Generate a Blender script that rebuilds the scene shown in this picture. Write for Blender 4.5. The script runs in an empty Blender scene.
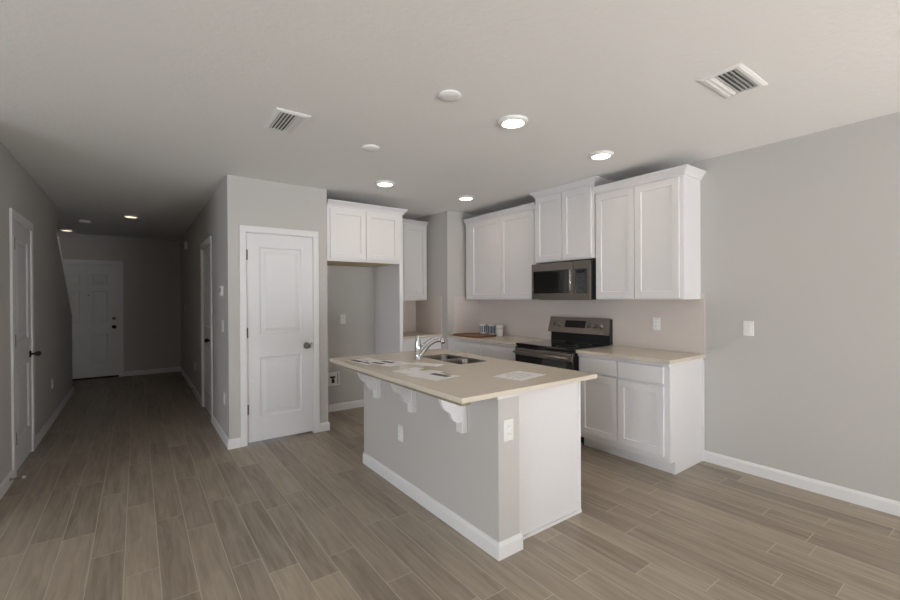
import bpy, bmesh, math, random
from mathutils import Matrix, Vector
random.seed(7)
S = bpy.context.scene
COL = S.collection
PI = math.pi

# ------------------------------------------------------------------ constants
CEIL = 2.57; XR = 3.913; YP = 4.461; XH = 0.689; XL = -0.80; XP = 1.641; YE = 9.893
YA = 5.17; YN = 5.42; XC = 3.339; YC = 4.62; YB = -5.2; XFL = -4.6; YR = 3.85

# ------------------------------------------------------------------ camera
F_PX, PSI, CYP, CXP, HC, PT, RO = 427.88, .6313, 299.94, 449.88, 1.4035, .0042, .0057
s_, c_ = math.sin(PSI), math.cos(PSI)
D0 = Vector((s_, c_, 0)); R0 = Vector((c_, -s_, 0)); Z0 = Vector((0, 0, 1))
Dv = D0*math.cos(PT) - Z0*math.sin(PT); Uv = D0*math.sin(PT) + Z0*math.cos(PT)
Rv, Uv = R0*math.cos(RO) - Uv*math.sin(RO), R0*math.sin(RO) + Uv*math.cos(RO)
cd = bpy.data.cameras.new('camera'); cam = bpy.data.objects.new('camera', cd); COL.objects.link(cam)
m = Matrix.Identity(4)
for i in range(3):
    m[i][0] = Rv[i]; m[i][1] = Uv[i]; m[i][2] = -Dv[i]
m[2][3] = HC
cam.matrix_world = m
cd.sensor_width = 36; cd.lens = F_PX/900*36; cd.clip_start = .05; cd.clip_end = 60
cd.shift_x = (450-CXP)/900; cd.shift_y = (CYP-300)/900
S.camera = cam

# ------------------------------------------------------------------ world, daylight, exposure
w = bpy.data.worlds.new('sky'); S.world = w; w.use_nodes = True
bg = w.node_tree.nodes['Background']; bg.inputs[0].default_value = (.72, .84, 1, 1); bg.inputs[1].default_value = 1.0
def area(name, loc, rot, sx, sy, power, col):
    d = bpy.data.lights.new(name, 'AREA'); d.shape = 'RECTANGLE'; d.size = sx; d.size_y = sy; d.energy = power; d.color = col
    o = bpy.data.objects.new(name, d); COL.objects.link(o); o.location = loc; o.rotation_euler = rot
    return o
# daylight falling in through the glazed openings of the living area behind the camera
DAY = (.90, .97, 1.08); FILL_COL = (.95, .98, 1.04)
area('daylight_side', (XFL-.14, -.5, 1.35), (PI/2, 0, -PI/2), 2.8, 1.5, 165, DAY)
# added upward lamp outside the sliding door, lifts the ceiling like patio bounce
area('ceiling_fill', (2.7, YB-1.3, -.05), (PI*.80, 0, 0), 2.8, 2.0, 460, FILL_COL)
fill_sun_d = bpy.data.lights.new('fill_sun', 'SUN'); fill_sun_d.energy = 75; fill_sun_d.angle = .01; fill_sun_d.color = (.93, .97, 1)  # added sun; its floor patch behind the camera bounces light to the ceiling
fill_sun = bpy.data.objects.new('fill_sun', fill_sun_d); COL.objects.link(fill_sun); fill_sun.rotation_euler = (math.radians(60), 0, math.radians(4))
LAMP_KITCHEN, LAMP_HALL = 27.0, 2.6
S.view_settings.view_transform = 'Standard'; S.view_settings.look = 'None'
S.view_settings.exposure = 0.12; S.view_settings.gamma = 1.0; S.view_settings.use_curve_mapping = False

# ------------------------------------------------------------------ materials
def lin(h):
    h = h.lstrip('#'); out = []
    for i in (0, 2, 4):
        v = int(h[i:i+2], 16)/255
        out.append(v/12.92 if v <= .04045 else ((v+.055)/1.055)**2.4)
    return (*out, 1)
def mat(name, col, rough=.5, metal=0, bump=0, bscale=200, spec=.5, coat=0):
    M = bpy.data.materials.new(name); M.use_nodes = True
    nt = M.node_tree; b = nt.nodes['Principled BSDF']
    b.inputs['Base Color'].default_value = lin(col) if isinstance(col, str) else (*col, 1)
    b.inputs['Roughness'].default_value = rough; b.inputs['Metallic'].default_value = metal
    b.inputs['Specular IOR Level'].default_value = spec
    if coat: b.inputs['Coat Weight'].default_value = coat; b.inputs['Coat Roughness'].default_value = .05
    if bump:
        t = nt.nodes.new('ShaderNodeTexCoord'); n = nt.nodes.new('ShaderNodeTexNoise'); n.inputs['Scale'].default_value = bscale
        n.inputs['Detail'].default_value = 3
        bp = nt.nodes.new('ShaderNodeBump'); bp.inputs['Strength'].default_value = bump; bp.inputs['Distance'].default_value = .004
        nt.links.new(t.outputs['Object'], n.inputs['Vector']); nt.links.new(n.outputs['Fac'], bp.inputs['Height'])
        nt.links.new(bp.outputs['Normal'], b.inputs['Normal'])
    return M
def emis(name, col, st):
    M = bpy.data.materials.new(name); M.use_nodes = True; nt = M.node_tree
    nt.nodes.remove(nt.nodes['Principled BSDF']); e = nt.nodes.new('ShaderNodeEmission')
    e.inputs[0].default_value = (*col, 1); e.inputs[1].default_value = st
    nt.links.new(e.outputs[0], nt.nodes['Material Output'].inputs[0]); return M
WALL = mat('wall_paint', '#c3c0bb', .75, bump=.12, bscale=120)
CEILM = mat('ceiling_paint', '#efedea', .9, bump=.55, bscale=38)
TRIM = mat('trim_white', '#e6e5e4', .45)
DOORM = mat('door_white', '#e2e2e2', .42)
CAB = mat('cabinet_white', '#e6e4e4', .38)
PLATE = mat('plate_white', '#ecebe8', .35)
STEEL = mat('brushed_steel', '#8a837c', .34, metal=1)
CHROME = mat('chrome', '#c9cac8', .12, metal=1)
NICKEL = mat('satin_nickel', '#8d8880', .28, metal=1)
DARKM = mat('dark_bronze', '#3a3431', .35, metal=1)
HINGE = mat('aged_hinge', '#77706a', .45, metal=1)
DISP = mat('black_display', '#0b0b0c', .35, spec=.3)
SINKM = mat('sink_steel', '#7d7874', .25, metal=1)
BLACKG = mat('black_glass', '#0a0a0b', .06, coat=.5)
BLACK = mat('black_enamel', '#0e0e0f', .28)
BLACKM = mat('black_matte', '#151515', .6)
PLY = mat('plywood', '#8f866f', .7)
WOODIN = mat('raw_birch', '#c9b58f', .6)
PAPER = mat('paper', '#e9e8e8', .6)
INK = mat('dark_photo', '#3a3634', .5)
INKG = mat('green_photo', '#7d9a4c', .5)
INKL = mat('grey_print', '#b0adad', .6)
BOARD = mat('walnut_board', '#7a5138', .5)
CUP = mat('cup_white', '#e8e6e4', .35)
BLUE = mat('cup_blue', '#41557f', .4)
DARK = mat('duct_dark', '#4d4f52', .8)
LENS = emis('kitchen_lamp_lens', (1, .79, .56), LAMP_KITCHEN)
LENS_HALL = emis('hall_lamp_lens', (1, .72, .48), LAMP_HALL)
SLOT = mat('socket_slot', '#a3a29f', .6)
GREY = mat('grey_plastic', '#8f9194', .5)
RUB = mat('white_rubber', '#d8d5d0', .6)

def nodes_of(M): return M.node_tree.nodes, M.node_tree.links, M.node_tree.nodes['Principled BSDF']
# quartz worktop: beige with fine speckle
QUARTZ = mat('beige_quartz', '#b9ab9a', .22)
N, L, B = nodes_of(QUARTZ)
tc = N.new('ShaderNodeTexCoord'); n1 = N.new('ShaderNodeTexNoise'); n1.inputs['Scale'].default_value = 260; n1.inputs['Detail'].default_value = 2
r1 = N.new('ShaderNodeValToRGB'); r1.color_ramp.elements[0].position = .35; r1.color_ramp.elements[0].color = lin('#c8bdac'); r1.color_ramp.elements[1].position = .65; r1.color_ramp.elements[1].color = lin('#ded4c4')
L.new(tc.outputs['Object'], n1.inputs['Vector']); L.new(n1.outputs['Fac'], r1.inputs['Fac']); L.new(r1.outputs['Color'], B.inputs['Base Color'])
# backsplash: stacked ceramic tiles with thin grout lines
TILE = mat('ceramic_tile', '#d4c9c2', .22)
N, L, B = nodes_of(TILE)
tc = N.new('ShaderNodeTexCoord'); bt = N.new('ShaderNodeTexBrick')
bt.offset = .5; bt.inputs['Scale'].default_value = 1; bt.inputs['Mortar Size'].default_value = .0008; bt.inputs['Brick Width'].default_value = .30; bt.inputs['Row Height'].default_value = .10
bt.inputs['Color1'].default_value = lin('#d8cec7'); bt.inputs['Color2'].default_value = lin('#d6ccc5'); bt.inputs['Mortar'].default_value = lin('#d0c6bf')
L.new(tc.outputs['UV'], bt.inputs['Vector']); L.new(bt.outputs['Color'], B.inputs['Base Color'])
# wood-look plank tile floor, planks run along the hallway
FLOOR = mat('plank_tile', '#8f8374', .42)
N, L, B = nodes_of(FLOOR)
def math_(op, a, b=None, c=None):
    n = N.new('ShaderNodeMath'); n.operation = op
    for i, v in enumerate((a, b, c)):
        if v is None: continue
        if isinstance(v, (int, float)): n.inputs[i].default_value = v
        else: L.new(v, n.inputs[i])
    return n.outputs[0]
tc = N.new('ShaderNodeTexCoord'); sp = N.new('ShaderNodeSeparateXYZ'); L.new(tc.outputs['Object'], sp.inputs[0])
PW, PL = .1495, .905
u = math_('DIVIDE', math_('ADD', sp.outputs[0], .5125+PW*40), PW)
ci = math_('FLOOR', u); fu = math_('FRACT', u)
wn = N.new('ShaderNodeTexWhiteNoise'); wn.noise_dimensions = '1D'; L.new(ci, wn.inputs['W'])
v = math_('ADD', math_('DIVIDE', math_('ADD', sp.outputs[1], 20), PL), wn.outputs['Value'])
ri = math_('FLOOR', v); fv = math_('FRACT', v)
cb = N.new('ShaderNodeCombineXYZ'); L.new(ci, cb.inputs[0]); L.new(ri, cb.inputs[1])
wn2 = N.new('ShaderNodeTexWhiteNoise'); wn2.noise_dimensions = '2D'; L.new(cb.outputs[0], wn2.inputs['Vector'])
cb2 = N.new('ShaderNodeCombineXYZ')
L.new(math_('MULTIPLY', sp.outputs[0], 30), cb2.inputs[0]); L.new(math_('MULTIPLY', sp.outputs[1], 2.2), cb2.inputs[1]); L.new(math_('MULTIPLY', wn2.outputs['Value'], 37), cb2.inputs[2])
gn = N.new('ShaderNodeTexNoise'); gn.inputs['Scale'].default_value = 1; gn.inputs['Detail'].default_value = 5; gn.inputs['Roughness'].default_value = .6; gn.inputs['Distortion'].default_value = .6
L.new(cb2.outputs[0], gn.inputs['Vector'])
tone = math_('ADD', math_('MULTIPLY', gn.outputs['Fac'], .86), math_('MULTIPLY', wn2.outputs['Value'], .22))
rp = N.new('ShaderNodeValToRGB'); rp.color_ramp.elements[0].position = .28; rp.color_ramp.elements[0].color = lin('#7e7365'); rp.color_ramp.elements[1].position = .8; rp.color_ramp.elements[1].color = lin('#b0a492')
e = rp.color_ramp.elements.new(.52); e.color = lin('#9a8e7f')
L.new(tone, rp.inputs['Fac'])
gu = math_('LESS_THAN', math_('MINIMUM', fu, math_('SUBTRACT', 1, fu)), .0019/PW)
gv = math_('LESS_THAN', math_('MINIMUM', fv, math_('SUBTRACT', 1, fv)), .0019/PL)
gr = math_('MAXIMUM', gu, gv)
mx = N.new('ShaderNodeMix'); mx.data_type = 'RGBA'; L.new(gr, mx.inputs[0]); L.new(rp.outputs['Color'], mx.inputs[6]); mx.inputs[7].default_value = lin('#bdb3a7')
L.new(mx.outputs[2], B.inputs['Base Color'])
bp = N.new('ShaderNodeBump'); bp.inputs['Strength'].default_value = .25; bp.inputs['Distance'].default_value = .002; bp.invert = True
L.new(gr, bp.inputs['Height']); L.new(bp.outputs['Normal'], B.inputs['Normal'])
# cutting board grain
N, L, B = nodes_of(BOARD)
tc = N.new('ShaderNodeTexCoord'); mp = N.new('ShaderNodeMapping'); mp.inputs['Scale'].default_value = (40, 3, 10); nn = N.new('ShaderNodeTexNoise'); nn.inputs['Scale'].default_value = 1.5
rr = N.new('ShaderNodeValToRGB'); rr.color_ramp.elements[0].color = lin('#5e3a28'); rr.color_ramp.elements[1].color = lin('#9a6c48')
L.new(tc.outputs['Object'], mp.inputs[0]); L.new(mp.outputs[0], nn.inputs['Vector']); L.new(nn.outputs['Fac'], rr.inputs['Fac']); L.new(rr.outputs['Color'], B.inputs['Base Color'])
# window glass
GLASS = bpy.data.materials.new('window_glass'); GLASS.use_nodes = True
nt = GLASS.node_tree; nt.nodes.remove(nt.nodes['Principled BSDF'])
tr = nt.nodes.new('ShaderNodeBsdfTransparent'); gl = nt.nodes.new('ShaderNodeBsdfGlossy'); gl.inputs['Roughness'].default_value = .02; mxs = nt.nodes.new('ShaderNodeMixShader'); mxs.inputs[0].default_value = .06
nt.links.new(tr.outputs[0], mxs.inputs[1]); nt.links.new(gl.outputs[0], mxs.inputs[2]); nt.links.new(mxs.outputs[0], nt.nodes['Material Output'].inputs[0])

# ------------------------------------------------------------------ mesh helpers
class MB:
    def __init__(s): s.bm = bmesh.new()
    def box(s, x0, x1, y0, y1, z0, z1, bev=0, seg=1):
        t = bmesh.new(); bmesh.ops.create_cube(t, size=1)
        for q in t.verts: q.co = Vector(((x0+x1)/2+q.co.x*(x1-x0), (y0+y1)/2+q.co.y*(y1-y0), (z0+z1)/2+q.co.z*(z1-z0)))
        if bev: bmesh.ops.bevel(t, geom=t.edges[:], offset=bev, segments=seg, profile=.5, affect='EDGES')
        s.add(t); return s
    def add(s, t, M=None):
        if M: bmesh.ops.transform(t, matrix=M, verts=t.verts[:])
        me = bpy.data.meshes.new('tmp'); t.to_mesh(me); t.free(); s.bm.from_mesh(me); bpy.data.meshes.remove(me)
    def prism(s, pts, axis, a, b):
        """extrude a closed 2D polygon along axis (0:x pts=(y,z); 1:y pts=(x,z); 2:z pts=(x,y))"""
        def mk(p, h):
            return {0: (h, p[0], p[1]), 1: (p[0], h, p[1]), 2: (p[0], p[1], h)}[axis]
        A = [s.bm.verts.new(mk(p, a)) for p in pts]; Bv = [s.bm.verts.new(mk(p, b)) for p in pts]
        n = len(pts)
        s.bm.faces.new(A); s.bm.faces.new(Bv[::-1])
        for i in range(n): s.bm.faces.new((A[i], Bv[i], Bv[(i+1) % n], A[(i+1) % n]))
        return s
    def lathe(s, prof, cen=(0, 0, 0), axis='z', n=32, smooth=True):
        """prof list of (r, h)"""
        rings = []
        cx, cy, cz = cen
        def pos(r, h, a):
            x, y = r*math.cos(a), r*math.sin(a)
            return {'z': (cx+x, cy+y, cz+h), 'y': (cx+x, cy+h, cz+y), 'x': (cx+h, cy+x, cz+y)}[axis]
        for r, h in prof:
            if r < 1e-6: rings.append([s.bm.verts.new(pos(0, h, 0))])
            else: rings.append([s.bm.verts.new(pos(r, h, 2*PI*i/n)) for i in range(n)])
        for A, Bv in zip(rings, rings[1:]):
            for i in range(n):
                j = (i+1) % n
                if len(A) == 1 and len(Bv) == 1: continue
                if len(A) == 1: f = s.bm.faces.new((A[0], Bv[i], Bv[j]))
                elif len(Bv) == 1: f = s.bm.faces.new((A[i], A[j], Bv[0]))
                else: f = s.bm.faces.new((A[i], A[j], Bv[j], Bv[i]))
                f.smooth = smooth
        return s
    def tube(s, pts, rad, n=16):
        pts = [Vector(p) for p in pts]
        if not isinstance(rad, (list, tuple)): rad = [rad]*len(pts)
        rings = []; up = Vector((0, 0, 1))
        for i, p in enumerate(pts):
            d = (pts[min(i+1, len(pts)-1)] - pts[max(i-1, 0)]).normalized()
            a = d.cross(up)
            if a.length < 1e-3: a = d.cross(Vector((0, 1, 0)))
            a.normalize(); b = a.cross(d).normalized()
            rings.append([s.bm.verts.new(p + (a*math.cos(2*PI*k/n) + b*math.sin(2*PI*k/n))*rad[i]) for k in range(n)])
        for A, Bv in zip(rings, rings[1:]):
            for k in range(n):
                f = s.bm.faces.new((A[k], A[(k+1) % n], Bv[(k+1) % n], Bv[k])); f.smooth = True
        s.bm.faces.new(rings[0][::-1]); s.bm.faces.new(rings[-1])
        return s
    def sweep(s, path, prof, z0, closed=False):
        """sweep (out, z) profile along an open xy path with mitres; outward is to the right of travel"""
        P = [Vector(p) for p in path]; n = len(P); secs = []
        for i in range(n):
            ds = []
            if i > 0: ds.append((P[i]-P[i-1]).normalized())
            if i < n-1: ds.append((P[i+1]-P[i]).normalized())
            ns = [Vector((d.y, -d.x)) for d in ds]
            if len(ns) == 1: mv = ns[0]
            else:
                mv = (ns[0]+ns[1]); mv = mv/ (mv.length_squared/2)
            secs.append([s.bm.verts.new((P[i].x+mv.x*o, P[i].y+mv.y*o, z0+z)) for o, z in prof])
        k = len(prof)
        for A, Bv in zip(secs, secs[1:]):
            for j in range(k): s.bm.faces.new((A[j], A[(j+1) % k], Bv[(j+1) % k], Bv[j]))
        s.bm.faces.new(secs[0]); s.bm.faces.new(secs[-1][::-1])
        return s
    def slab(s, x0, z0, w, h, t, panels, recess=.008, slope=.006, raised=0, y=0):
        """door or drawer front, facing -Y with its face at y; panels = (px0, px1, pz0, pz1) in face coords"""
        bm = s.bm
        xs = sorted({0, w, *[p[0] for p in panels], *[p[1] for p in panels]}); zs = sorted({0, h, *[p[2] for p in panels], *[p[3] for p in panels]})
        V = {}
        def vt(x, z, d):
            key = (round(x, 5), round(z, 5), round(d, 5))
            if key not in V: V[key] = bm.verts.new((x0+x, y+d, z0+z))
            return V[key]
        def rect(a, b, c, d, dep): return [vt(a, c, dep), vt(b, c, dep), vt(b, d, dep), vt(a, d, dep)]
        for i in range(len(xs)-1):
            for j in range(len(zs)-1):
                a, b, c, d = xs[i], xs[i+1], zs[j], zs[j+1]
                if any(p[0] < (a+b)/2 < p[1] and p[2] < (c+d)/2 < p[3] for p in panels):
                    continue
                bm.faces.new(rect(a, b, c, d, 0))
        for p in panels:
            def ringv(ins, dep):
                return [bm.verts.new((x0+q[0], y+dep, z0+q[1])) for q in ((p[0]+ins, p[2]+ins), (p[1]-ins, p[2]+ins), (p[1]-ins, p[3]-ins), (p[0]+ins, p[3]-ins))]
            outer = rect(p[0], p[1], p[2], p[3], 0)
            # T-junction safe: duplicate outer ring, weld later
            rings = [outer, ringv(slope, recess)]
            if raised:
                rings += [ringv(slope+raised, recess), ringv(slope+raised*2.2, recess*.25)]
            for A, Bv in zip(rings, rings[1:]):
                for k in range(4): bm.faces.new((A[k], A[(k+1) % 4], Bv[(k+1) % 4], Bv[k]))
            bm.faces.new(rings[-1])
        # sides + back
        a0, b0 = [bm.verts.new((x0+x, y, z0+z)) for x, z in ((0, 0), (w, 0), (w, h), (0, h))], [bm.verts.new((x0+x, y+t, z0+z)) for x, z in ((0, 0), (w, 0), (w, h), (0, h))]
        for k in range(4): bm.faces.new((a0[k], a0[(k+1) % 4], b0[(k+1) % 4], b0[k]))
        bm.faces.new(b0[::-1])
        return s
    def obj(s, name, material, parent=None, loc=(0, 0, 0), rotz=0, weld=True, uv=None):
        if weld: bmesh.ops.remove_doubles(s.bm, verts=s.bm.verts[:], dist=1e-5)
        bmesh.ops.recalc_face_normals(s.bm, faces=s.bm.faces[:])
        me = bpy.data.meshes.new(name); s.bm.to_mesh(me); s.bm.free()
        if isinstance(material, (list, tuple)):
            for q in material: me.materials.append(q)
        else: me.materials.append(material)
        o = bpy.data.objects.new(name, me); COL.objects.link(o)
        if parent: o.parent = parent
        o.location = loc; o.rotation_euler = (0, 0, rotz)
        if uv:  # planar uv in metres on the two given axes
            ul = me.uv_layers.new(name='UVMap')
            for lp in me.loops:
                c = me.vertices[lp.vertex_index].co
                nrm = me.polygons[0].normal
                ul.data[lp.index].uv = (c[uv[0]], c[uv[1]])
        return o
def thing(name, label, cat, loc=(0, 0, 0), rotz=0, group=None):
    o = bpy.data.objects.new(name, None); COL.objects.link(o); o.empty_display_size = .1
    o.location = loc; o.rotation_euler = (0, 0, rotz); o['label'] = label; o['category'] = cat
    if group: o['group'] = group
    return o
def tag(o, label, cat, group=None):
    o['label'] = label; o['category'] = cat
    if group: o['group'] = group
    return o
def struct(o, label=None):
    o['kind'] = 'structure'
    if label: o['label'] = label
    return o

# ------------------------------------------------------------------ the room
struct(MB().box(XFL-.12, XR+.12, YB-.12, YE+.12, -.12, 0).obj('floor', FLOOR), 'greige wood-look plank tile floor')
struct(MB().box(XFL-.12, XR+.12, YB-.12, YE+.12, CEIL, CEIL+.12).obj('ceiling', CEILM), 'white textured ceiling')
struct(MB().box(XR, XR+.12, YB, YN+.11, 0, CEIL).obj('wall_right', WALL), 'grey wall on the right behind the range')
# left wall: door opening, then a half wall with a sloping top along the stairs
D1a, D1b = 4.795, 5.495
b = MB().box(XL-.12, XL, YR, D1a, 0, CEIL).box(XL-.12, XL, D1b, 7.22, 0, CEIL).box(XL-.12, XL, D1a, D1b, 2.05, CEIL)
struct(b.obj('wall_left', WALL), 'grey wall on the left of the hallway')
struct(MB().prism([(7.22, 0), (8.63, 0), (8.63, 1.165), (7.22, 2.185)], 0, XL-.12, XL).obj('wall_stair', WALL), 'half wall with a sloping top beside the stairs')
struct(MB().prism([(7.2205, 2.1855), (8.645, 1.155), (8.645, 1.18), (7.2205, 2.2105)], 0, XL-.135, XL+.015).obj('trim_1', TRIM), 'white sloping cap on the stair half wall')
b = MB().box(-2.1, XL-.12, 7.10, 7.22, 0, CEIL).box(-2.1, -1.98, 7.22, YE, 0, CEIL)
struct(b.obj('wall_stairwell', WALL), 'wall of the stairwell')
# end wall with the front door opening
FDa, FDb = -1.20, -.275
b = MB().box(-2.1, FDa, YE, YE+.12, 0, CEIL).box(FDb, XH+.11, YE, YE+.12, 0, CEIL).box(FDa, FDb, YE, YE+.12, 2.045, CEIL)
struct(b.obj('wall_end', WALL), 'grey wall at the far end of the hallway')
# hallway right wall with a door opening
D2a, D2b = 5.58, 6.40
b = MB().box(XH, XH+.11, YP+.11, D2a, 0, CEIL).box(XH, XH+.11, D2b, YE, 0, CEIL).box(XH, XH+.11, D2a, D2b, 2.05, CEIL)
struct(b.obj('wall_hall', WALL), 'grey wall on the right of the hallway')
# pantry front wall with a door opening
D3a, D3b = .845, 1.486
b = MB().box(XH, D3a, YP, YP+.11, 0, CEIL).box(D3b, XP, YP, YP+.11, 0, CEIL).box(D3a, D3b, YP, YP+.11, 2.05, CEIL)
struct(b.obj('wall_pantry', WALL), 'grey wall around the white closet door')
struct(MB().box(XP-.11, XP, YP+.11, YA, 0, CEIL).obj('wall_alcove_left', WALL))
struct(MB().box(XP-.11, 2.566, YA, YN+.11, 0, CEIL).obj('wall_alcove', WALL), 'grey back wall of the empty refrigerator alcove')
struct(MB().box(2.566, XC, YN, YN+.11, 0, CEIL).obj('wall_nook', WALL))
struct(MB().box(XC, XR, YC, YN+.11, 0, CEIL).obj('wall_column', WALL), 'grey boxed-out corner column')
# the living area behind the camera: return wall, side wall and rear wall with glazed openings
struct(MB().box(XFL-.12, XL-.12, YR, YR+.12, 0, CEIL).obj('wall_return', WALL), 'wall beside the hallway entrance, behind the camera to the left')
def glazed(name, label, axis, pos, a0, a1, z0, z1, n=2):
    """window frame with n panes in a wall at pos, spanning a0..a1"""
    g = MB()
    def bx(mb, u0, u1, d0, d1, zz0, zz1):
        return mb.box(u0, u1, pos-d1, pos-d0, zz0, zz1) if axis == 'x' else mb.box(pos-d1, pos-d0, u0, u1, zz0, zz1)
    bx(g, a0, a1, .02, .10, z0, z0+.05); bx(g, a0, a1, .02, .10, z1-.05, z1)
    st = [a0+(a1-a0-.05)*k/n for k in range(n+1)]
    for q in st: bx(g, q, q+.05, .02, .10, z0+.05, z1-.05)
    win = struct(g.obj(name, TRIM, weld=False), label)
    for q0, q1 in zip(st, st[1:]): bx(MB(), q0+.05, q1, .058, .064, z0+.05, z1-.05).obj('glass_pane', GLASS, win)
def wall_with_hole(name, label, axis, pos, e0, e1, holes):
    b = MB()
    def bx(u0, u1, z0, z1): return b.box(u0, u1, pos-.12, pos, z0, z1) if axis == 'x' else b.box(pos-.12, pos, u0, u1, z0, z1)
    cur = e0
    for a0, a1, z0, z1 in holes:
        bx(cur, a0, 0, CEIL); bx(a0, a1, z1, CEIL)
        if z0 > 0: bx(a0, a1, 0, z0)
        cur = a1
    bx(cur, e1, 0, CEIL)
    struct(b.obj(name, WALL), label)
wall_with_hole('wall_rear', 'wall behind the camera', 'x', YB, XFL-.12, XR+.12, [(-3.9, -1.5, .6, 2.1), (1.5, 3.8, 0, 2.1)])
wall_with_hole('wall_far_left', 'side wall of the living area behind the camera', 'y', XFL, YB, YR, [(-1.9, .9, .6, 2.1)])
glazed('window_1', 'glazed sliding door behind the camera', 'x', YB, 1.5, 3.8, 0, 2.1)
glazed('window_2', 'window in the rear wall behind the camera', 'x', YB, -3.9, -1.5, .6, 2.1)
glazed('window_3', 'window in the side wall behind the camera', 'y', XFL, -1.9, .9, .6, 2.1)

# baseboards: (out, z) profile swept along the wall; outward is right of travel
BBP = [(0, 0), (.014, 0), (.014, .070), (.010, .082), (.005, .090), (0, .090)]
def bb(name, path, label=None): return struct(MB().sweep(path, BBP, 0).obj(name, TRIM), label)
bb('baseboard_right', [(XR, 1.675), (XR, YB)][::1], 'white baseboard on the right wall')
bb('baseboard_left', [(XL-.12, YR), (XL, YR), (XL, D1a-.085)], 'white baseboard on the left wall')
bb('baseboard_left_hall', [(XL, D1b+.085), (XL, 8.63), (XL-.12, 8.63)])
bb('baseboard_end', [(FDb+.075, YE), (XH-.014, YE)], 'white baseboard on the end wall')
bb('baseboard_hall', [(XH, YE), (XH, D2b+.085)])
bb('baseboard_hall_near', [(XH, D2a-.085), (XH, YP), (D3a-.060, YP)], 'white baseboard around the hallway corner')
bb('baseboard_pantry', [(D3b+.056, YP), (XP, YP), (XP, YA)])
bb('baseboard_alcove', [(XP+.014, YA), (2.545, YA)], 'white baseboard in the refrigerator alcove')

# ------------------------------------------------------------------ doors and casings
def casing(name, loc, rotz, w, h, cw=.06, dep=.11, label=None, jamb=True):
    """casing + jamb around an opening of width w; local x along the wall, face at y=0 towards -y"""
    b = MB(); t = .016
    for x0, x1 in ((-cw, 0), (w, w+cw)):
        b.box(x0, x1, -t, 0, 0, h, .003)
    b.box(-cw, w+cw, -t, 0, h, h+cw, .003)
    if jamb:
        b.box(-.0, .004, 0, dep, 0, h).box(w-.004, w, 0, dep, 0, h).box(.004, w-.004, 0, dep, h-.004, h)
    return struct(b.obj(name, TRIM, None, loc, rotz, weld=False), label)
def knob(parent, x, z, y=0, m=NICKEL, egg=False):
    b = MB()
    if egg: pr = [(0, -.078), (.012, -.077), (.021, -.068), (.024, -.057), (.020, -.043), (.010, -.030), (.009, -.010), (.030, -.009), (.032, 0)]
    else: pr = [(0, -.066), (.014, -.065), (.025, -.057), (.029, -.045), (.025, -.034), (.012, -.025), (.011, -.010), (.032, -.009), (.034, 0)]
    b.lathe(pr, (x, y, z), 'y', 24)
    return b.obj('door_knob', m, parent)
def hinge(parent, x, z, y=0, m=NICKEL):
    b = MB().lathe([(0, -.05), (.007, -.05), (.007, .05), (0, .05)], (x, y-.006, z), 'z', 12)
    b.box(x-.0055, x+.012, y-.0025, y-.0005, z-.045, z+.045)
    return b.obj('hinge', m, parent)
# pantry door (faces -Y), hinges left, knob right
casing('trim_2', (D3a, YP, 0), 0, D3b-D3a, 2.05, label='white casing of the closet door')
dx = .850; dw = .631
d = struct(MB().slab(0, .022, dw, 2.021, .035, [(.114, dw-.114, .235, .816), (.114, dw-.114, 1.038, 1.89)], .008, .012, raised=.022, y=.003).obj('door_1', DOORM, None, (dx, YP, 0)), 'white two-panel closet door beside the kitchen')
knob(d, dw-.062, .92, .003)
for z in (.34, 1.08, 1.83): hinge(d, -.001, z, .003, HINGE)
MB().lathe([(0, -.003), (.006, -.002), (.006, 0), (0, 0)], (dw-.012, .003, .94), 'y', 10).obj('latch', DARKM, d)
# hallway left door (faces +X): flush slab, hinges near, dark knob far
casing('trim_3', (XL, D1a, 0), PI/2, D1b-D1a, 2.05, cw=.078, label='white casing of the left hallway door')
dw = .69
d = struct(MB().slab(0, .020, dw, 2.023, .035, [(.115, dw-.115, .245, .826), (.115, dw-.115, 1.048, 1.90)], .010, .012, raised=.022, y=-.004).obj('door_2', DOORM, None, (XL, D1a+.005, 0), PI/2), 'white two-panel door on the left hallway wall')
knob(d, dw-.06, .915, -.004, DARKM, True)
for z in (.30, 1.08, 1.86): hinge(d, 0, z, -.006, HINGE)
# hallway right door (faces -X): recessed slab
casing('trim_4', (XH, D2b, 0), -PI/2, D2b-D2a, 2.05, cw=.075, label='white casing of the right hallway door')
dw = .81
d = struct(MB().slab(0, .012, dw, 2.031, .035, [(.13, dw-.13, .245, .826), (.13, dw-.13, 1.048, 1.90)], .008, .012, raised=.022, y=.012).obj('door_3', DOORM, None, (XH, D2b-.005, 0), -PI/2), 'white door on the right hallway wall')
knob(d, dw-.07, .93, .012, DARKM, True)
# front door at the end of the hallway
casing('trim_5', (FDa, YE, 0), 0, FDb-FDa, 2.045, cw=.07, label='white casing of the front door')
dw = .915
cols = ((.145, .385), (.525, .765)); rows = ((.27, .80), (1.0, 1.57), (1.67, 1.86))
d = struct(MB().slab(0, .03, dw, 2.0105, .045, [(a, b_, c-.03, e_-.03) for a, b_ in cols for c, e_ in rows], .009, .014, raised=.02, y=.03).obj('door_4', DOORM, None, (FDa+.005, YE, 0)), 'white six-panel front door at the end of the hallway')
knob(d, dw-.06, .915, .03, DARKM)
MB().lathe([(0, -.02), (.026, -.018), (.028, 0), (0, 0)], (dw-.06, .03, 1.07), 'y', 20).obj('deadbolt', NICKEL, d)
MB().lathe([(0, -.006), (.010, -.005), (.012, 0), (0, 0)], (dw/2+.04, .03, 1.49), 'y', 16).obj('peephole', CHROME, d)
MB().box(.0, dw, .0, .08, 0, .0295, .003).obj('threshold', DARKM, d)

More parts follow.
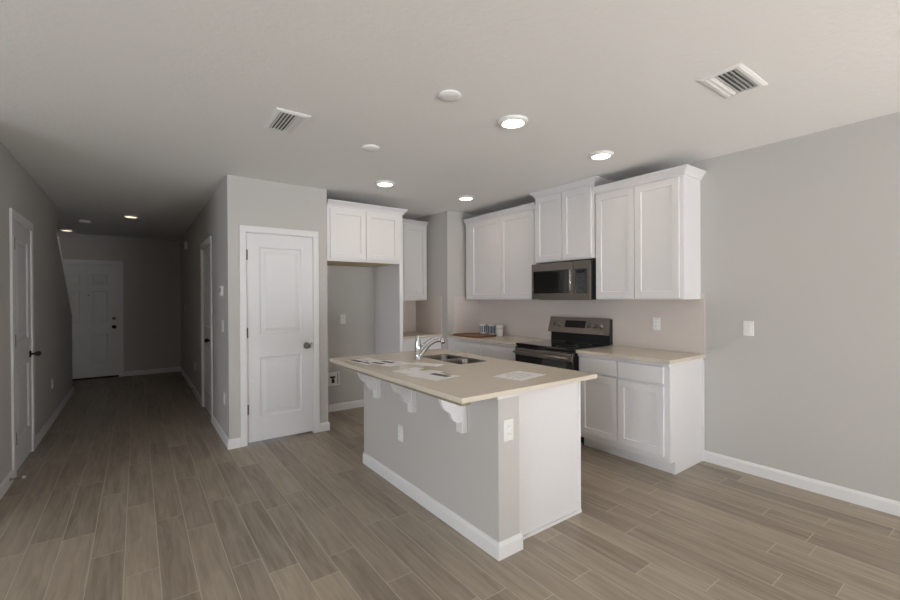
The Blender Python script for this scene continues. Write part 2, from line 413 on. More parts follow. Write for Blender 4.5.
# ------------------------------------------------------------------ cabinets
CROWN = [(0, 0), (.010, 0), (.012, .012), (.020, .026), (.034, .042), (.042, .050), (.046, .052), (.046, .062), (0, .062)]
def shaker(parent, name, x0, x1, z0, z1, st=.057, y=-.019):
    w_, h_ = x1-x0, z1-z0
    return MB().slab(x0, z0, w_, h_, .0185, [(st, w_-st, st, h_-st)], .009, .004, y=y).obj(name, CAB, parent)
def flat_front(parent, name, x0, x1, z0, z1, y=-.019):
    return MB().box(x0, x1, y, y+.0185, z0, z1, .0025).obj(name, CAB, parent)
def crown(parent, w_, d_, z, left=False, right=False, x0=0, scale=1):
    path = []
    if left: path.append((x0, d_))
    path += [(x0, 0), (w_, 0)]
    if right: path.append((w_, d_))
    return MB().sweep(path, [(o*scale, zz*scale) for o, zz in CROWN], z).obj('crown_molding', CAB, parent)
RZ = -PI/2
# --- right upper
t = thing('wall_cabinet', 'white two-door wall cabinet right of the microwave, with its end panel showing', 'cabinet', (3.617, 2.53, 1.382), RZ)
W, Dp, H = .833, .295, 1.02
MB().box(.001, W, 0, Dp, .0, H).obj('body', CAB, t)
shaker(t, 'door', .014, .408, .014, H-.012); shaker(t, 'door', .414, .800, .014, H-.012)
crown(t, W, Dp, H, right=True, x0=.001, scale=1.08)
# --- over the microwave
t = thing('wall_cabinet', 'short white two-door wall cabinet above the microwave, reaching the ceiling', 'cabinet', (3.600, 3.298, 1.787), RZ)
W, Dp, H = .766, .312, .722
MB().box(.001, W, 0, Dp, 0, H).obj('body', CAB, t)
shaker(t, 'door', .020, .380, .015, H-.012); shaker(t, 'door', .386, .735, .015, H-.012)
crown(t, W, Dp, H, left=True, right=True, x0=.001, scale=.96)
# --- left upper
t = thing('wall_cabinet', 'white two-door wall cabinet left of the microwave, beside the grey column', 'cabinet', (3.617, 4.461, 1.382), RZ)
W, Dp, H = 1.160, .295, 1.02
MB().box(0, W, 0, Dp, 0, H).obj('body', CAB, t)
MB().box(-.113, -.001, .004, .024, 0, H).obj('filler_strip', CAB, t)
shaker(t, 'door', .016, .588, .014, H-.012); shaker(t, 'door', .594, W-.022, .014, H-.012)
crown(t, W, Dp, H, x0=-.113)
# --- refrigerator cabinet
t = thing('refrigerator_cabinet', 'white two-door cabinet above the empty refrigerator alcove, with a tall end panel', 'cabinet', (XP+.002, YP, 1.812), 0)
W, Dp, H = 2.519-XP, YA-YP-.002, .60
MB().box(0, W, 0, Dp, .012, H).obj('body', CAB, t)
MB().box(.0, W-.001, .02, Dp-.001, .004, .0115).obj('underside', WOODIN, t)
MB().box(.0, W-.001, .0, .0195, 0, .0115).obj('bottom_rail', CAB, t)
shaker(t, 'door', .030, .440, .03, H-.035); shaker(t, 'door', .447, W-.012, .03, H-.035)
crown(t, W+.047, Dp, H-.012, right=True)
px_ = 2.521-XP-.002
b = MB().box(px_+.022, px_+.045, .02, YA-YP-.002, -1.812, .587).box(px_, px_+.045, 0, .0195, -1.812, .587)
b.obj('end_panel', CAB, t)
# --- nook upper
t = thing('wall_cabinet', 'white wall cabinet between the refrigerator panel and the grey column', 'cabinet', (2.568, 5.118, 1.372), 0)
W, Dp, H = XC-2.570, .30, 1.05
MB().box(0, W, 0, Dp, 0, H).obj('body', CAB, t)
shaker(t, 'door', .015, W/2-.003, .014, H-.012); shaker(t, 'door', W/2+.003, W-.015, .014, H-.012)
crown(t, W, Dp, H)
# --- base cabinets
def base_cab(label, loc, rotz, W, Dp, drawers, doors, right_end=False):
    t = thing('base_cabinet', label, 'cabinet', loc, rotz)
    x1 = W-.018 if right_end else W
    MB().box(0, x1-.0005, 0, Dp, .102, .856).obj('body', CAB, t)
    MB().box(0, x1-.0005, .076, .092, 0, .1015).obj('toe_kick', CAB, t)
    for x0, xx in drawers: flat_front(t, 'drawer', x0, xx, .718, .852)
    for x0, xx in doors: shaker(t, 'door', x0, xx, .150, .696)
    if right_end:
        MB().prism([(-.001, .102), (-.001, .856), (Dp, .856), (Dp, 0), (.070, 0), (.070, .102)], 0, W-.0175, W).obj('end_panel', CAB, t)
        MB().box(W+.0002, W+.008, Dp-.022, Dp-.0005, 0, .856).obj('scribe_strip', CAB, t)
    return t
base_cab('white base cabinet right of the range, with two drawers over two doors', (3.345, 2.530, 0), RZ, .853, .566,
         [(.020, .405), (.412, .806)], [(.020, .405), (.412, .806)], True)
base_cab('white base cabinet left of the range, under the cutting board', (3.345, YC-.002, 0), RZ, YC-3.302, .566,
         [(.09, .685), (.692, 1.300)], [(.09, .685), (.692, 1.300)])
base_cab('white base cabinet in the nook beside the refrigerator panel', (2.568, 4.775, 0), 0, XC-2.570, YN-4.777,
         [(.015, .380), (.386, .755)], [(.015, .380), (.386, .755)])
# worktops
CT0, CT1 = .8565, .914
def top(name, label, x0, x1, y0, y1, z0=.884):
    t = thing(name, label, 'worktop', ((x0+x1)/2, (y0+y1)/2, z0))
    hx, hy = (x1-x0)/2, (y1-y0)/2
    MB().box(-hx, hx, -hy, hy, 0, .914-z0, .003, 2).obj('slab', QUARTZ, t)
    return t, hx, hy
for nm, lb, x0, x1, y0, y1, ins in (('worktop', 'beige quartz worktop right of the range, under the backsplash outlet', 3.300, XR-.001, 1.658, 2.530, (.03, .0, .02, 0)),
                               ('worktop', 'beige quartz worktop left of the range, carrying the cutting board', 3.300, XR-.001, 3.300, YC-.001, (.03, 0, 0, 0)),
                               ('worktop', 'beige quartz worktop in the nook behind the faucet', 2.568, XC-.001, 4.748, YN-.001, (0, 0, .025, 0))):
    t, hx, hy = top(nm, lb, x0, x1, y0, y1)
    MB().box(-hx+ins[0], hx-ins[1], -hy+ins[2], hy-ins[3], CT0-.884, -.0003).obj('sub_top', CAB, t)

# backsplash
b = MB().box(XR-.009, XR-.0005, 1.663, YC, .9145, 1.3815)
b.box(XR-.009, XR-.0005, 1.663, 1.6965, 1.3815, 1.432)
b.box(XR-.009, XR-.0005, 2.531, 3.297, 1.3815, 1.785)
o = b.obj('backsplash', TILE, weld=False, uv=(1, 2)); tag(o, 'pale tile backsplash on the wall behind the range', 'backsplash')
MB().box(3.432, XR-.0095, YC-.009, YC-.0005, .9145, 1.425).obj('backsplash', TILE, uv=(0, 2)); tag(bpy.data.objects['backsplash.001'], 'pale tile backsplash on the front of the grey column', 'backsplash')
MB().box(XC-.009, XC-.0005, 4.755, YN, .9145, 1.425).obj('backsplash', TILE, uv=(1, 2)); tag(bpy.data.objects['backsplash.002'], 'pale tile backsplash on the left side of the grey column', 'backsplash')
MB().box(2.568, XC-.0095, YN-.009, YN-.0005, .9145, 1.3715).obj('backsplash', TILE, uv=(0, 2)); tag(bpy.data.objects['backsplash.003'], 'pale tile backsplash under the nook wall cabinet', 'backsplash')

# ------------------------------------------------------------------ island
IX0, IX1, IXP, IX2, IY0, IY1 = 1.560, 1.716, 1.720, 2.335, 1.700, 3.390
ITOP = .8875
isl = thing('kitchen_island', 'kitchen island with grey knee wall, white end panel and beige top', 'island', (1.95, 2.54, 0))
ox, oy = 1.95, 2.54
def ib(*a, bev=0): return MB().box(a[0]-ox, a[1]-ox, a[2]-oy, a[3]-oy, a[4], a[5], bev)
ib(IX0, IX1, IY0, IY1, 0, ITOP).obj('knee_wall', WALL, isl)
b = MB()
for q in ((IXP, IX2-.02, IY0+.07, IY1-.02, .10, .66), (IXP, IX2-.02, IY0+.07, 2.39, .6602, ITOP), (IXP, IX2-.02, 3.15, IY1-.02, .6602, ITOP), (IX2-.04, IX2-.02, 2.391, 3.149, .6602, ITOP)):
    b.box(q[0]-ox, q[1]-ox, q[2]-oy, q[3]-oy, q[4], q[5])
b.obj('cabinet_body', CAB, isl, weld=False)
ib(IXP, IX2-.085, IY0+.08, IY1-.02, 0, .0995).obj('toe_kick', CAB, isl)
b = MB().prism([(IXP-ox, 0), (IX2-ox, 0), (IX2-ox, ITOP), (IXP-ox, ITOP)], 1, IY0+.063-oy, IY0+.0695-oy)
b.obj('end_panel', CAB, isl)
ib(IXP-.004+.0042, IXP+.022, IY0+.056, IY0+.0628, 0, ITOP).obj('panel_stile', CAB, isl)
ib(IX2-.012, IX2+.004, IY0+.056, IY0+.0628, 0, ITOP).obj('panel_stile', CAB, isl)
ib(IXP+.0225, IX2+.004, IY0+.050, IY0+.0625, 0, .018).obj('shoe_molding', TRIM, isl)
MB().sweep([(IX0-ox, IY1-oy), (IX0-ox, IY0-oy), (IX1-ox, IY0-oy), (IX1-ox, IY0+.055-oy)], BBP, 0).obj('baseboard', TRIM, isl)
ib(IX0-.010, IX1+.001, IY0-.010, IY0-.0005, .860, ITOP).obj('apron_trim', TRIM, isl)
# working side towards the range: doors and a dishwasher-width panel
tside = -PI/2
for y0, y1 in ((1.76, 2.34), (2.36, 2.76), (2.77, 3.17)):
    w_ = y1-y0
    o = MB().slab(0, .15, w_, .69, .018, [(.057, w_-.057, .057, .69-.057)], .009, .004).obj('door', CAB, isl, (IX2-ox, y0-oy, 0), PI/2)
# corbels: bracket profile in x-z, extruded along y
def arc(cx, cz, r, a0, a1, n=7): return [(cx+r*math.cos(math.radians(a0+(a1-a0)*i/n)), cz+r*math.sin(math.radians(a0+(a1-a0)*i/n))) for i in range(n+1)]
xw = IX0-.0005
cp = [(xw-.034, ITOP), (1.345, ITOP), (1.345, .860), (1.358, .846)]
cp += [(1.372, .838), (1.378, .822), (1.383, .806), (1.392, .786), (1.405, .768), (1.420, .757), (1.433, .751), (1.441, .741), (1.447, .726), (1.455, .709), (1.468, .694), (1.484, .685), (1.502, .682), (xw-.034, .683)]
for yc in (3.07, 2.53, 1.965):
    b = MB().prism([(x-ox, z) for x, z in cp], 1, yc+.006-oy, yc+.034-oy)
    b.box(1.520-ox, xw-ox, yc-oy, yc+.060-oy, .614, ITOP, .002)
    b.obj('corbel', TRIM, isl, weld=False)
# island top
TX0, TX1, TY0, TY1 = 1.274, 2.365, 1.648, 3.425
t = thing('island_worktop', 'beige quartz worktop overhanging the kitchen island, holding the sink', 'worktop', (1.82, 2.54, .888))
# slab with a cut-out for the sink
SX0, SX1, SY0, SY1 = 1.918, 2.203, 2.500, 3.080
b = MB()
me = b.bm
def ringrect(x0, x1, y0, y1, z, r=0, n=5):
    pts = []
    if r == 0: pts = [(x0, y0), (x1, y0), (x1, y1), (x0, y1)]
    else:
        for cx, cy, a in ((x1-r, y0+r, -90), (x1-r, y1-r, 0), (x0+r, y1-r, 90), (x0+r, y0+r, 180)):
            pts += arc(cx, cy, r, a, a+90, n)
    return [(x, y, z) for x, y in pts]
def slab_hole(x0, x1, y0, y1, hx0, hx1, hy0, hy1, z0, z1, c):
    for (a0, a1, b0, b1) in ((x0, hx0, y0, y1), (hx1, x1, y0, y1), (hx0, hx1, y0, hy0), (hx0, hx1, hy1, y1)):
        b.box(a0-c[0], a1-c[0], b0-c[1], b1-c[1], z0, z1)
slab_hole(TX0, TX1, TY0, TY1, SX0, SX1, SY0, SY1, 0, .026, (1.82, 2.54))
o = b.obj('slab', QUARTZ, t)
# drop interior walls left by the four pieces
bm = bmesh.new(); bm.from_mesh(o.data)
seen = {}
for f in bm.faces: seen.setdefault(tuple(sorted(v_.index for v_ in f.verts)), []).append(f)
bmesh.ops.delete(bm, geom=[f for fs in seen.values() if len(fs) > 1 for f in fs], context='FACES')
bm.to_mesh(o.data); bm.free()
b = MB()
b.box(TX0+.012-1.82, 1.344-1.82, TY0+.020-2.54, TY1-.0162-2.54, -.018, -.0003)
b.obj('sub_top', PLY, t, weld=False)

# sink: undermount double bowl
snk = thing('kitchen_sink', 'stainless steel double-bowl sink set into the island worktop', 'sink', ((SX0+SX1)/2, (SY0+SY1)/2, .69))
scx, scy = (SX0+SX1)/2, (SY0+SY1)/2
def bowl(x0, x1, y0, y1, nm):
    b = MB(); zt, zb = .2215, .030
    L_ = []
    for ins, z, r in ((-.0085, zt, .05), (0, zt, .05), (.002, zt-.01, .05), (.008, zb+.03, .05), (.02, zb+.006, .05), (.05, zb, .05)):
        L_.append([b.bm.verts.new(p) for p in ringrect(x0+ins-scx, x1-ins-scx, y0+ins-scy, y1-ins-scy, z, r)])
    for A, Bv in zip(L_, L_[1:]):
        for i in range(len(A)):
            f = b.bm.faces.new((A[i], A[(i+1) % len(A)], Bv[(i+1) % len(A)], Bv[i])); f.smooth = True
    b.bm.faces.new(L_[-1])
    o = b.obj(nm, SINKM, snk, weld=False)
    MB().lathe([(0, .004), (.02, .003), (.04, .005), (.043, .001)], ((x0+x1)/2-scx, (y0+y1)/2-scy, zb), 'z', 20).obj('drain', CHROME, snk)
    return o
ym = SY0+(SY1-SY0)*.5
bowl(SX0+.010, SX1-.010, SY0+.010, ym-.013, 'bowl')
bowl(SX0+.010, SX1-.010, ym+.013, SY1-.010, 'bowl')
MB().box(SX0+.001-scx, SX1-.001-scx, ym-.010-scy, ym+.010-scy, .150, .2100, .006, 2).obj('divider', SINKM, snk)

# faucet
fx, fy = 1.795, 2.888
fa = thing('faucet', 'chrome single-handle pull-out faucet standing beside the island sink', 'faucet', (fx, fy, .9142))
MB().lathe([(0, 0), (.029, 0), (.029, .006), (.0235, .012), (.0245, .05), (.0255, .085), (.0235, .13), (.019, .17), (.014, .19), (.008, .198), (0, .199)], (0, 0, 0), 'z', 28).obj('body', CHROME, fa)
fdx, fdy = .87, -.49
sp_ = [(.012, .020), (.030, .045), (.052, .078), (.078, .108), (.105, .132), (.135, .149), (.162, .157), (.186, .157)]
MB().tube([(fdx*a, fdy*a, z) for a, z in sp_], [.0165, .0155, .0145, .014, .014, .0150, .0165, .0165], 18).obj('spout', CHROME, fa)
MB().tube([(fdx*a, fdy*a, z) for a, z in ((.184, .158), (.198, .146), (.203, .128))], [.0165, .0175, .0155], 18).obj('spray_head', CHROME, fa)
MB().tube([(fdx*a, fdy*a, z) for a, z in ((.010, .100), (.05, .130), (.095, .165), (.135, .184))], [.009, .006, .0055, .007], 12).obj('handle', CHROME, fa)

# ------------------------------------------------------------------ range
rg = thing('range', 'stainless and black electric range between the white base cabinets', 'stove', (3.28, 2.914, 0), 0)
rx, ry = 3.28, 2.914
def rb(x0, x1, y0, y1, z0, z1, bev=0): return MB().box(x0-rx, x1-rx, y0-ry, y1-ry, z0, z1, bev, 2)
RY0, RY1 = 2.536, 3.292
rb(3.305, XR-.012, RY0, RY1, .03, .894).obj('body', BLACK, rg)
rb(3.283, XR-.06, RY0-.002, RY1+.002, .8945, .921, .004).obj('cooktop', BLACKG, rg)
dr = rb(3.268, 3.3045, RY0+.004, RY1-.004, .20, .888, .004).obj('oven_door', BLACKG, rg)
MB().box(3.258-rx, 3.2675-rx, RY0+.006-ry, RY1-.006-ry, .800, .872, .003).obj('top_trim', STEEL, dr)
b = MB().tube([(3.218-rx, RY0+.03-ry, .835), (3.218-rx, RY1-.03-ry, .835)], .014, 16)
for yy in (RY0+.05, RY1-.05): b.box(3.218-rx, 3.258-rx, yy-.012-ry, yy+.012-ry, .824, .846, .003)
b.obj('handle', STEEL, dr)
rb(3.272, 3.3045, RY0+.004, RY1-.004, .04, .192, .004).obj('storage_drawer', STEEL, rg)
for px_ in (3.36, 3.80):
    for py_ in (RY0+.05, RY1-.05): MB().lathe([(0, 0), (.02, 0), (.02, .03), (0, .03)], (px_-rx, py_-ry, 0), 'z', 12).obj('leveling_foot', BLACKM, rg)
# burner rings on the glass
for bx, by, br in ((3.43, 2.73, .105), (3.43, 3.10, .08), (3.68, 2.73, .08), (3.68, 3.10, .105)):
    MB().lathe([(br-.0015, .0002), (br-.0015, .0006), (br+.0015, .0006), (br+.0015, .0002)], (bx-rx, by-ry, .921), 'z', 40).obj('burner_ring', GREY, rg)
# backguard: black riser and tilted steel control panel
bk = MB().prism([(3.848-rx, .9215), (XR-.010-rx, .9215), (XR-.010-rx, 1.178), (3.862-rx, 1.178)], 1, RY0-ry, RY1-ry).obj('backguard', BLACK, rg)
# control panel
p0, p1 = Vector((3.790, 0, 1.022)), Vector((3.838, 0, 1.186))
b = MB().prism([(p0.x-rx, p0.z), (3.8475-rx, 1.012), (3.8605-rx, 1.177), (3.852-rx, 1.188), (p1.x-rx, p1.z)], 1, RY0+.002-ry, RY1-.002-ry)
cpn = b.obj('control_panel', STEEL, bk)
dirv = (p1-p0).normalized(); nv = Vector((-dirv.z, 0, dirv.x))   # pointing towards the room and up
def on_panel(f, yy, out=0): q = p0.lerp(p1, f) + nv*out; return (q.x-rx, yy-ry, q.z)
def panel_quad(f0, f1, y0, y1, th=.002):
    b = MB(); vs = []
    for out in (.0003, th):
        vs.append([b.bm.verts.new(on_panel(f, yy, out)) for f, yy in ((f0, y0), (f0, y1), (f1, y1), (f1, y0))])
    b.bm.faces.new(vs[0]); b.bm.faces.new(vs[1])
    for k in range(4): b.bm.faces.new((vs[0][k], vs[0][(k+1) % 4], vs[1][(k+1) % 4], vs[1][k]))
    return b
panel_quad(.34, .80, 2.80, 3.065).obj('display', DISP, cpn)
for yy in (3.215, 3.137, 2.760, 2.690, 2.612):
    b = MB().lathe([(.026, 0), (.026, .004), (.021, .006), (.0195, .024), (.017, .027), (0, .027)], (0, 0, 0), 'z', 24)
    b.box(-.018, .018, -.003, .003, .0272, .030)
    rot = Matrix.Translation(Vector(on_panel(.52, yy, .0003))) @ Vector((0, 0, 1)).rotation_difference(nv).to_matrix().to_4x4()
    bmesh.ops.transform(b.bm, matrix=rot, verts=b.bm.verts[:])
    b.obj('knob', NICKEL, cpn)

# ------------------------------------------------------------------ microwave (faces -X): local x towards the camera
mw = thing('microwave', 'stainless over-the-range microwave with black glass door', 'microwave', (3.528, 3.290, 1.383), RZ)
MW, MH, MDp = .754, .385, .376
MB().box(.002, MW-.002, .024, MDp, 0, MH, .003).obj('case', BLACK, mw)
dW = .565
dr = MB()
dr.slab(0, .0, dW, MH-.001, .0235, [(.022, dW-.050, .062, MH-.078)], .004, .003)
dr = dr.obj('door', STEEL, mw)
MB().box(.026, dW-.054, .001, .0035, .066, MH-.082).obj('window', BLACKG, dr)
b = MB().tube([(dW-.022, -.030, .070), (dW-.022, -.030, MH-.085)], .010, 14)
for zz in (.085, MH-.10): b.box(dW-.029, dW-.015, -.028, .0, zz-.01, zz+.01)
b.obj('handle', CHROME, dr)
cp_ = MB().slab(dW+.003, 0, MW-dW-.003, MH-.001, .0235, [(.010, MW-dW-.033, .062, MH-.078)], .003, .002).obj('control_panel', STEEL, mw)
cp2 = MB().box(dW+.0155, MW-.0325, .0005, .0028, .064, MH-.080).obj('keypad', BLACKG, cp_)
b = MB()
for r_ in range(7):
    for c2 in range(3):
        x0 = dW+.032+c2*.037; z0 = .080+r_*.024
        b.box(x0, x0+.026, -.0004, .0004, z0, z0+.012)
b.obj('key_marks', DARK, cp2)
MB().box(dW+.035, MW-.052, -.0006, .0004, MH-.125, MH-.095).obj('clock', BLACK, cp2)
b = MB()
for k in range(16): b.box(.06+k*.04, .085+k*.04, .06, .30, -.004, -.0003)
b.obj('vent_grille', BLACKM, mw)

# ------------------------------------------------------------------ ceiling fixtures
def can(label, x, y, lens=LENS):
    t = thing('ceiling_light', label, 'ceiling light', (x, y, CEIL), 0, 'recessed ceiling lights')
    MB().lathe([(.098, 0), (.098, -.006), (.088, -.020), (.073, -.021), (.070, -.012), (.070, 0)], n=40).obj('trim_ring', PLATE, t)
    MB().lathe([(0, -.0125), (.0695, -.0125), (.0695, -.011), (0, -.011)], n=40).obj('lens', lens, t)
can('lit round ceiling light nearest the camera, above the island front', 2.011, 2.033)
can('lit round ceiling light in front of the right wall cabinet', 3.068, 2.093)
can('lit round ceiling light in front of the refrigerator cabinet', 2.030, 3.875)
can('lit round ceiling light in front of the left wall cabinet and column', 3.089, 3.897)
can('lit round ceiling light in the middle of the hallway', -.06, 7.414, LENS_HALL)
can('lit round ceiling light by the stair half wall near the front door', -.93, 9.45, LENS_HALL)
def blank(label, x, y, nm='ceiling_cover', r=.068):
    o = MB().lathe([(0, -.020), (r*.55, -.0185), (r*.9, -.012), (r, -.005), (r, 0), (0, 0)], n=40).obj(nm, PLATE, None, (x, y, CEIL-.0003))
    return o
tag(blank('', 1.457, 1.985), 'round white blank cover on the ceiling, nearest the camera', 'cover plate', 'round ceiling covers')
tag(blank('', 1.466, 3.026), 'round white blank cover on the ceiling in front of the refrigerator cabinet', 'cover plate', 'round ceiling covers')
o = MB().lathe([(0, -.038), (.045, -.036), (.062, -.026), (.066, -.008), (.066, 0), (0, 0)], n=32).obj('smoke_detector', PLATE, None, (-.607, 8.205, CEIL-.0003)); tag(o, 'small round smoke detector on the dark hallway ceiling', 'smoke detector')
def vent(label, x, y, rot, L_=.366, W_=.21):
    t = thing('air_vent', label, 'vent', (x, y, CEIL), rot, 'ceiling air vents')
    hx, hy = L_/2, W_/2; m_ = .030
    b = MB()
    prof = [(0, 0), (0, -.004), (m_*.5, -.010), (m_, -.010), (m_, 0)]
    # mitred frame
    secs = []
    for sx, sy in ((-1, -1), (1, -1), (1, 1), (-1, 1)):
        secs.append([b.bm.verts.new((sx*(hx-i), sy*(hy-i), z)) for i, z in prof])
    for k in range(4):
        A, Bv = secs[k], secs[(k+1) % 4]
        for j in range(len(prof)-1): b.bm.faces.new((A[j], A[j+1], Bv[j+1], Bv[j]))
    b.obj('frame', PLATE, t)
    MB().box(-hx+m_, hx-m_, -hy+m_, hy-m_, -.0012, -.0003).obj('duct_shade_sheet', DARK, t)  # dark sheet on the ceiling; shade of the duct put into its colour
    b = MB(); n = 7
    for k in range(n):
        yc = -hy+m_+(W_-2*m_)*(k+.5)/n
        sg = -1 if k < 5 else 1
        b.prism([(yc-.010*sg, -.0025), (yc+.008*sg, -.0125), (yc+.0085*sg, -.0115), (yc-.0095*sg, -.0015)], 0, -hx+m_, hx-m_)
    b.obj('louvers', PLATE, t)
vent('white ceiling air vent near the right wall', 2.618, .970, 0)
vent('white ceiling air vent in front of the closet door', .800, 2.907, -PI/2)

# ------------------------------------------------------------------ wall plates
def plate(label, loc, rot, kind, group='electrical wall plates', w_=.072, h_=.117):
    nm = {'switch': 'light_switch', 'outlet': 'wall_outlet'}[kind]
    t = thing(nm, label, 'switch' if kind == 'switch' else 'outlet', loc, rot, group)
    MB().box(-w_/2, w_/2, -.006, -.0004, -h_/2, h_/2, .002).obj('plate', PLATE, t)
    if kind == 'switch':
        MB().box(-.017, .017, -.0085, -.0062, -.033, .033, .001).obj('rocker', PLATE, t)
    else:
        for zc in (-.021, .021):
            f = MB().box(-.016, .016, -.0080, -.0062, zc-.0145, zc+.0145, .003).obj('socket', PLATE, t)
            MB().box(-.0075, -.005, -.0084, -.0081, zc-.004, zc+.006).box(.005, .0075, -.0084, -.0081, zc-.004, zc+.006).obj('slot', SLOT, f)
    return t
plate('white light switch on the bare right wall', (XR, 1.340, 1.150), RZ, 'switch')
plate('white outlet on the backsplash above the right worktop', (XR-.009, 2.082, 1.152), RZ, 'outlet')
plate('white outlet on the back wall of the refrigerator alcove', (2.10, YA, 1.145), 0, 'outlet')
plate('white outlet on the long grey side of the island', (IX0, 2.752, .412), RZ, 'outlet')
plate('white outlet on the end of the island, beside the white panel', (1.633, IY0, .682), 0, 'outlet')
plate('white light switch on the hallway wall beside the closet corner', (XH, 4.765, 1.139), RZ, 'switch', w_=.115)
plate('white outlet low on the hallway wall beside the closet corner', (XH, 4.70, .43), RZ, 'outlet')
plate('white light switch far down the right hallway wall', (XH, 8.94, 1.255), RZ, 'switch')
plate('white outlet low on the right hallway wall beyond the door', (XH, 7.35, .42), RZ, 'outlet')
plate('white outlet low on the left hallway wall beyond the door', (XL, 6.70, .44), PI/2, 'outlet')
t = thing('thermostat', 'small white thermostat high on the hallway wall by the closet corner', 'thermostat', (XH, 4.76, 1.487), RZ)
MB().box(-.055, .055, -.024, -.0004, -.05, .05, .006).obj('housing', PLATE, t); MB().box(-.035, .035, -.0255, -.0243, -.012, .03).obj('display', GREY, t)
t = thing('door_chime', 'small white chime box high on the right hallway wall', 'chime', (XH, 8.45, 2.315), RZ)
MB().box(-.075, .075, -.045, -.0004, -.065, .065, .008).obj('cover', PLATE, t); MB().box(-.05, .05, -.0465, -.0455, -.045, -.015).obj('grille', GREY, t)
# water supply box in the alcove
t = thing('water_supply_box', 'white recessed water valve box low on the refrigerator alcove wall', 'valve box', (1.965, YA, .405), 0)
b = MB(); hw, hh = .085, .085
b.box(-hw, hw, -.006, -.0004, hh-.016, hh).box(-hw, hw, -.006, -.0004, -hh, -hh+.016).box(-hw, -hw+.016, -.006, -.0004, -hh+.016, hh-.016).box(hw-.016, hw, -.006, -.0004, -hh+.016, hh-.016)
b.obj('frame', PLATE, t, weld=False)
MB().box(-hw+.016, hw-.016, -.0020, -.0006, -hh+.016, hh-.016).obj('recess_back', PLATE, t)
b = MB().lathe([(0, -.03), (.012, -.03), (.012, 0), (0, 0)], (-.005, -.0025, .0), 'y', 14).box(-.045, .022, -.030, -.016, .014, .036, .003).box(-.020, .014, -.024, -.008, -.048, -.012, .002)
b.obj('valve', DARKM, t)
MB().box(hw-.030, hw-.0165, -.0050, -.0022, -hh+.0165, hh-.0165).obj('inner_side', GREY, t)
# door stops
def stop(label, loc, rot):
    t = thing('door_stop', label, 'door stop', loc, rot, 'spring door stops')
    pts = [(.007*math.cos(a*.9), -.004-a*.0011, .007*math.sin(a*.9)) for a in range(60)]
    MB().tube(pts, .0016, 6).obj('spring', NICKEL, t)
    MB().lathe([(0, -.085), (.009, -.084), (.010, -.07), (.008, -.066), (0, -.066)], axis='y', n=14).obj('tip', RUB, t)
    MB().lathe([(0, -.004), (.012, -.003), (.012, 0), (0, 0)], axis='y', n=14).obj('base', NICKEL, t)
stop('spring door stop on the left baseboard before the left hallway door', (XL+.0142, 4.58, .05), PI/2)
stop('spring door stop on the right hallway baseboard beyond the door', (XH-.0142, 7.55, .05), RZ)

# ------------------------------------------------------------------ things on the worktops
ZT = .9143
t = thing('cutting_board', 'brown wooden cutting board lying on the left worktop by the column', 'cutting board', (3.505, 4.27, ZT), math.radians(0))
b = MB().prism([(-.17, -.26), (.17, -.26), (.17, .26), (-.17, .26)], 2, 0, .020)
bmesh.ops.bevel(b.bm, geom=[e_ for e_ in b.bm.edges if abs(e_.verts[0].co.z-e_.verts[1].co.z) > .01], offset=.03, segments=5, affect='EDGES')
b.obj('board', BOARD, t)
for lb, x, y, blue in (('white and blue cup farthest from the range, by the column corner', 3.76, 4.385, 1), ('blue and white cup standing between two other cups', 3.76, 4.215, 2), ('plain white cup nearest the range', 3.76, 4.06, 0)):
    t = thing('cup', lb, 'cup', (x, y, ZT), 0, 'cups behind the cutting board')
    MB().lathe([(0, 0), (.038, 0), (.042, .006), (.050, .132), (.052, .137), (.050, .138), (.047, .134), (.039, .010), (0, .008)], n=28).obj('body', CUP, t)
    if blue:
        b = MB()
        for k in range(9 if blue == 1 else 7):      # printed upright blue panels round the cup
            a0 = 2*PI*k/(9 if blue == 1 else 7); a1 = a0 + (.36 if blue == 1 else .62)
            z0, z1 = (.035, .115) if blue == 1 else (.025, .120)
            rr_ = lambda z: .042+.008*(z-.006)/.126+.0004
            vs = []
            for q in range(5):
                a = a0+(a1-a0)*q/4
                vs.append([b.bm.verts.new((rr_(z)*math.cos(a), rr_(z)*math.sin(a), z)) for z in (z0, z1)])
            for A, Bv in zip(vs, vs[1:]): b.bm.faces.new((A[0], Bv[0], Bv[1], A[1]))
        b.obj('blue_print', BLUE, t)
    else:
        MB().lathe([(.0477, .095), (.0481, .095), (.0484, .100), (.0480, .100)], n=28).obj('printed_line', INKL, t)
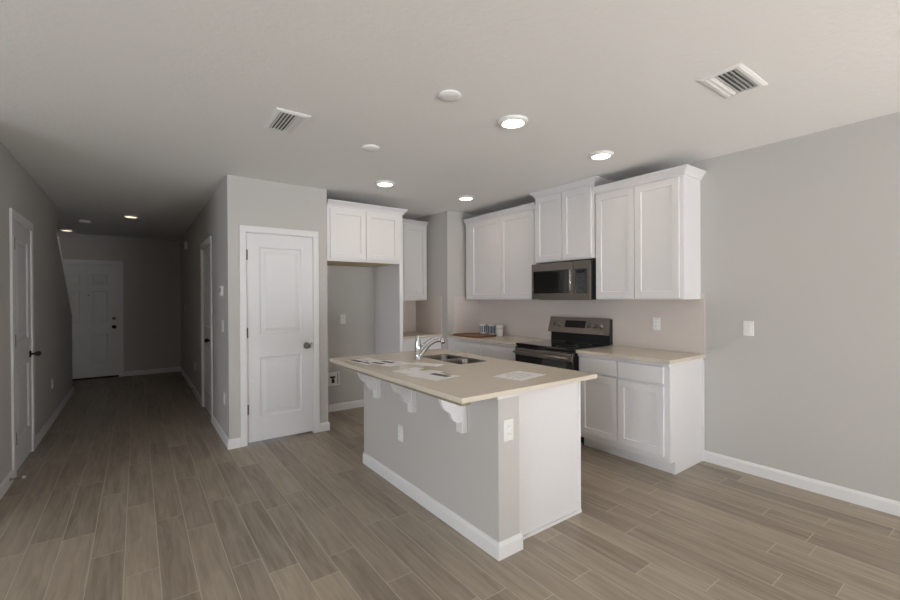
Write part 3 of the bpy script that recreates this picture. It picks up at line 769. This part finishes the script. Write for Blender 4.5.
# leaflets
def sheet(label, corners, prints, grp='leaflets on the island'):
    """corners: 4 xy points; prints: (u0,u1,v0,v1,material)"""
    c = [Vector((x, y, 0)) for x, y in corners]; cen = sum(c, Vector())/4
    t = thing('leaflet', label, 'paper', (cen.x, cen.y, ZT), 0, grp)
    def at(u, v): return (c[0].lerp(c[1], u)).lerp(c[3].lerp(c[2], u), v) - cen
    def quad(u0, u1, v0, v1, z0, z1):
        b = MB(); q = [at(u0, v0), at(u1, v0), at(u1, v1), at(u0, v1)]
        return b.prism([(p.x, p.y) for p in q], 2, z0, z1)
    return t, quad
def rect_sheet(label, cx, cy, ang, w_, h_, prints, z=0):
    a = math.radians(ang); ux = Vector((math.cos(a), math.sin(a))); uy = Vector((-math.sin(a), math.cos(a))); c0 = Vector((cx, cy))
    cs = [c0-ux*w_/2-uy*h_/2, c0+ux*w_/2-uy*h_/2, c0+ux*w_/2+uy*h_/2, c0-ux*w_/2+uy*h_/2]
    t, quad = sheet(label, [(p.x, p.y) for p in cs], prints)
    t.location.z = ZT+z
    quad(0, 1, 0, 1, 0, .0006).obj('sheet', PAPER, t)
    for u0, u1, v0, v1, m_, nm in prints: quad(u0, u1, v0, v1, .0007, .0010).obj(nm, m_, t)
    return t
P3 = 'photo_print'; TX = 'text_lines'
rect_sheet('printed white sheet lying alone near the range end of the island', 1.940, 1.912, 10, .279, .216, [(.15, .85, .62, .66, INKL, TX), (.15, .85, .45, .49, INKL, TX), (.3, .7, .78, .84, INKL, TX), (.15, .75, .28, .32, INKL, TX)])
rect_sheet('white leaflet with two long dark photos at the far end of the island', 1.455, 3.08, -84, .30, .20, [(.02, .52, .08, .31, INK, P3), (.60, .96, .12, .34, INK, P3), (.30, .52, .50, .58, INKL, TX)])
rect_sheet('white leaflet with two dark photos, just left of the faucet', 1.535, 2.87, -80, .279, .21, [(.02, .50, .10, .33, INK, P3), (.06, .54, .50, .72, INK, P3)], .0012)
rect_sheet('white leaflet with a small green picture, in front of the faucet', 1.51, 2.44, -80, .279, .216, [(.34, .54, .74, .98, INKG, P3), (.1, .2, .5, .62, INKL, TX)])
rect_sheet('white leaflet with a dark photo strip, in front of the sink', 1.50, 2.235, -80, .279, .216, [(.28, .84, .60, .83, INK, P3), (.50, .72, .90, .98, INK, P3)], .0012)
rect_sheet('narrow blank white leaflet between the faucet and the sink front', 1.725, 2.665, -68, .26, .11, [(.05, .12, .2, .8, INKL, TX)])
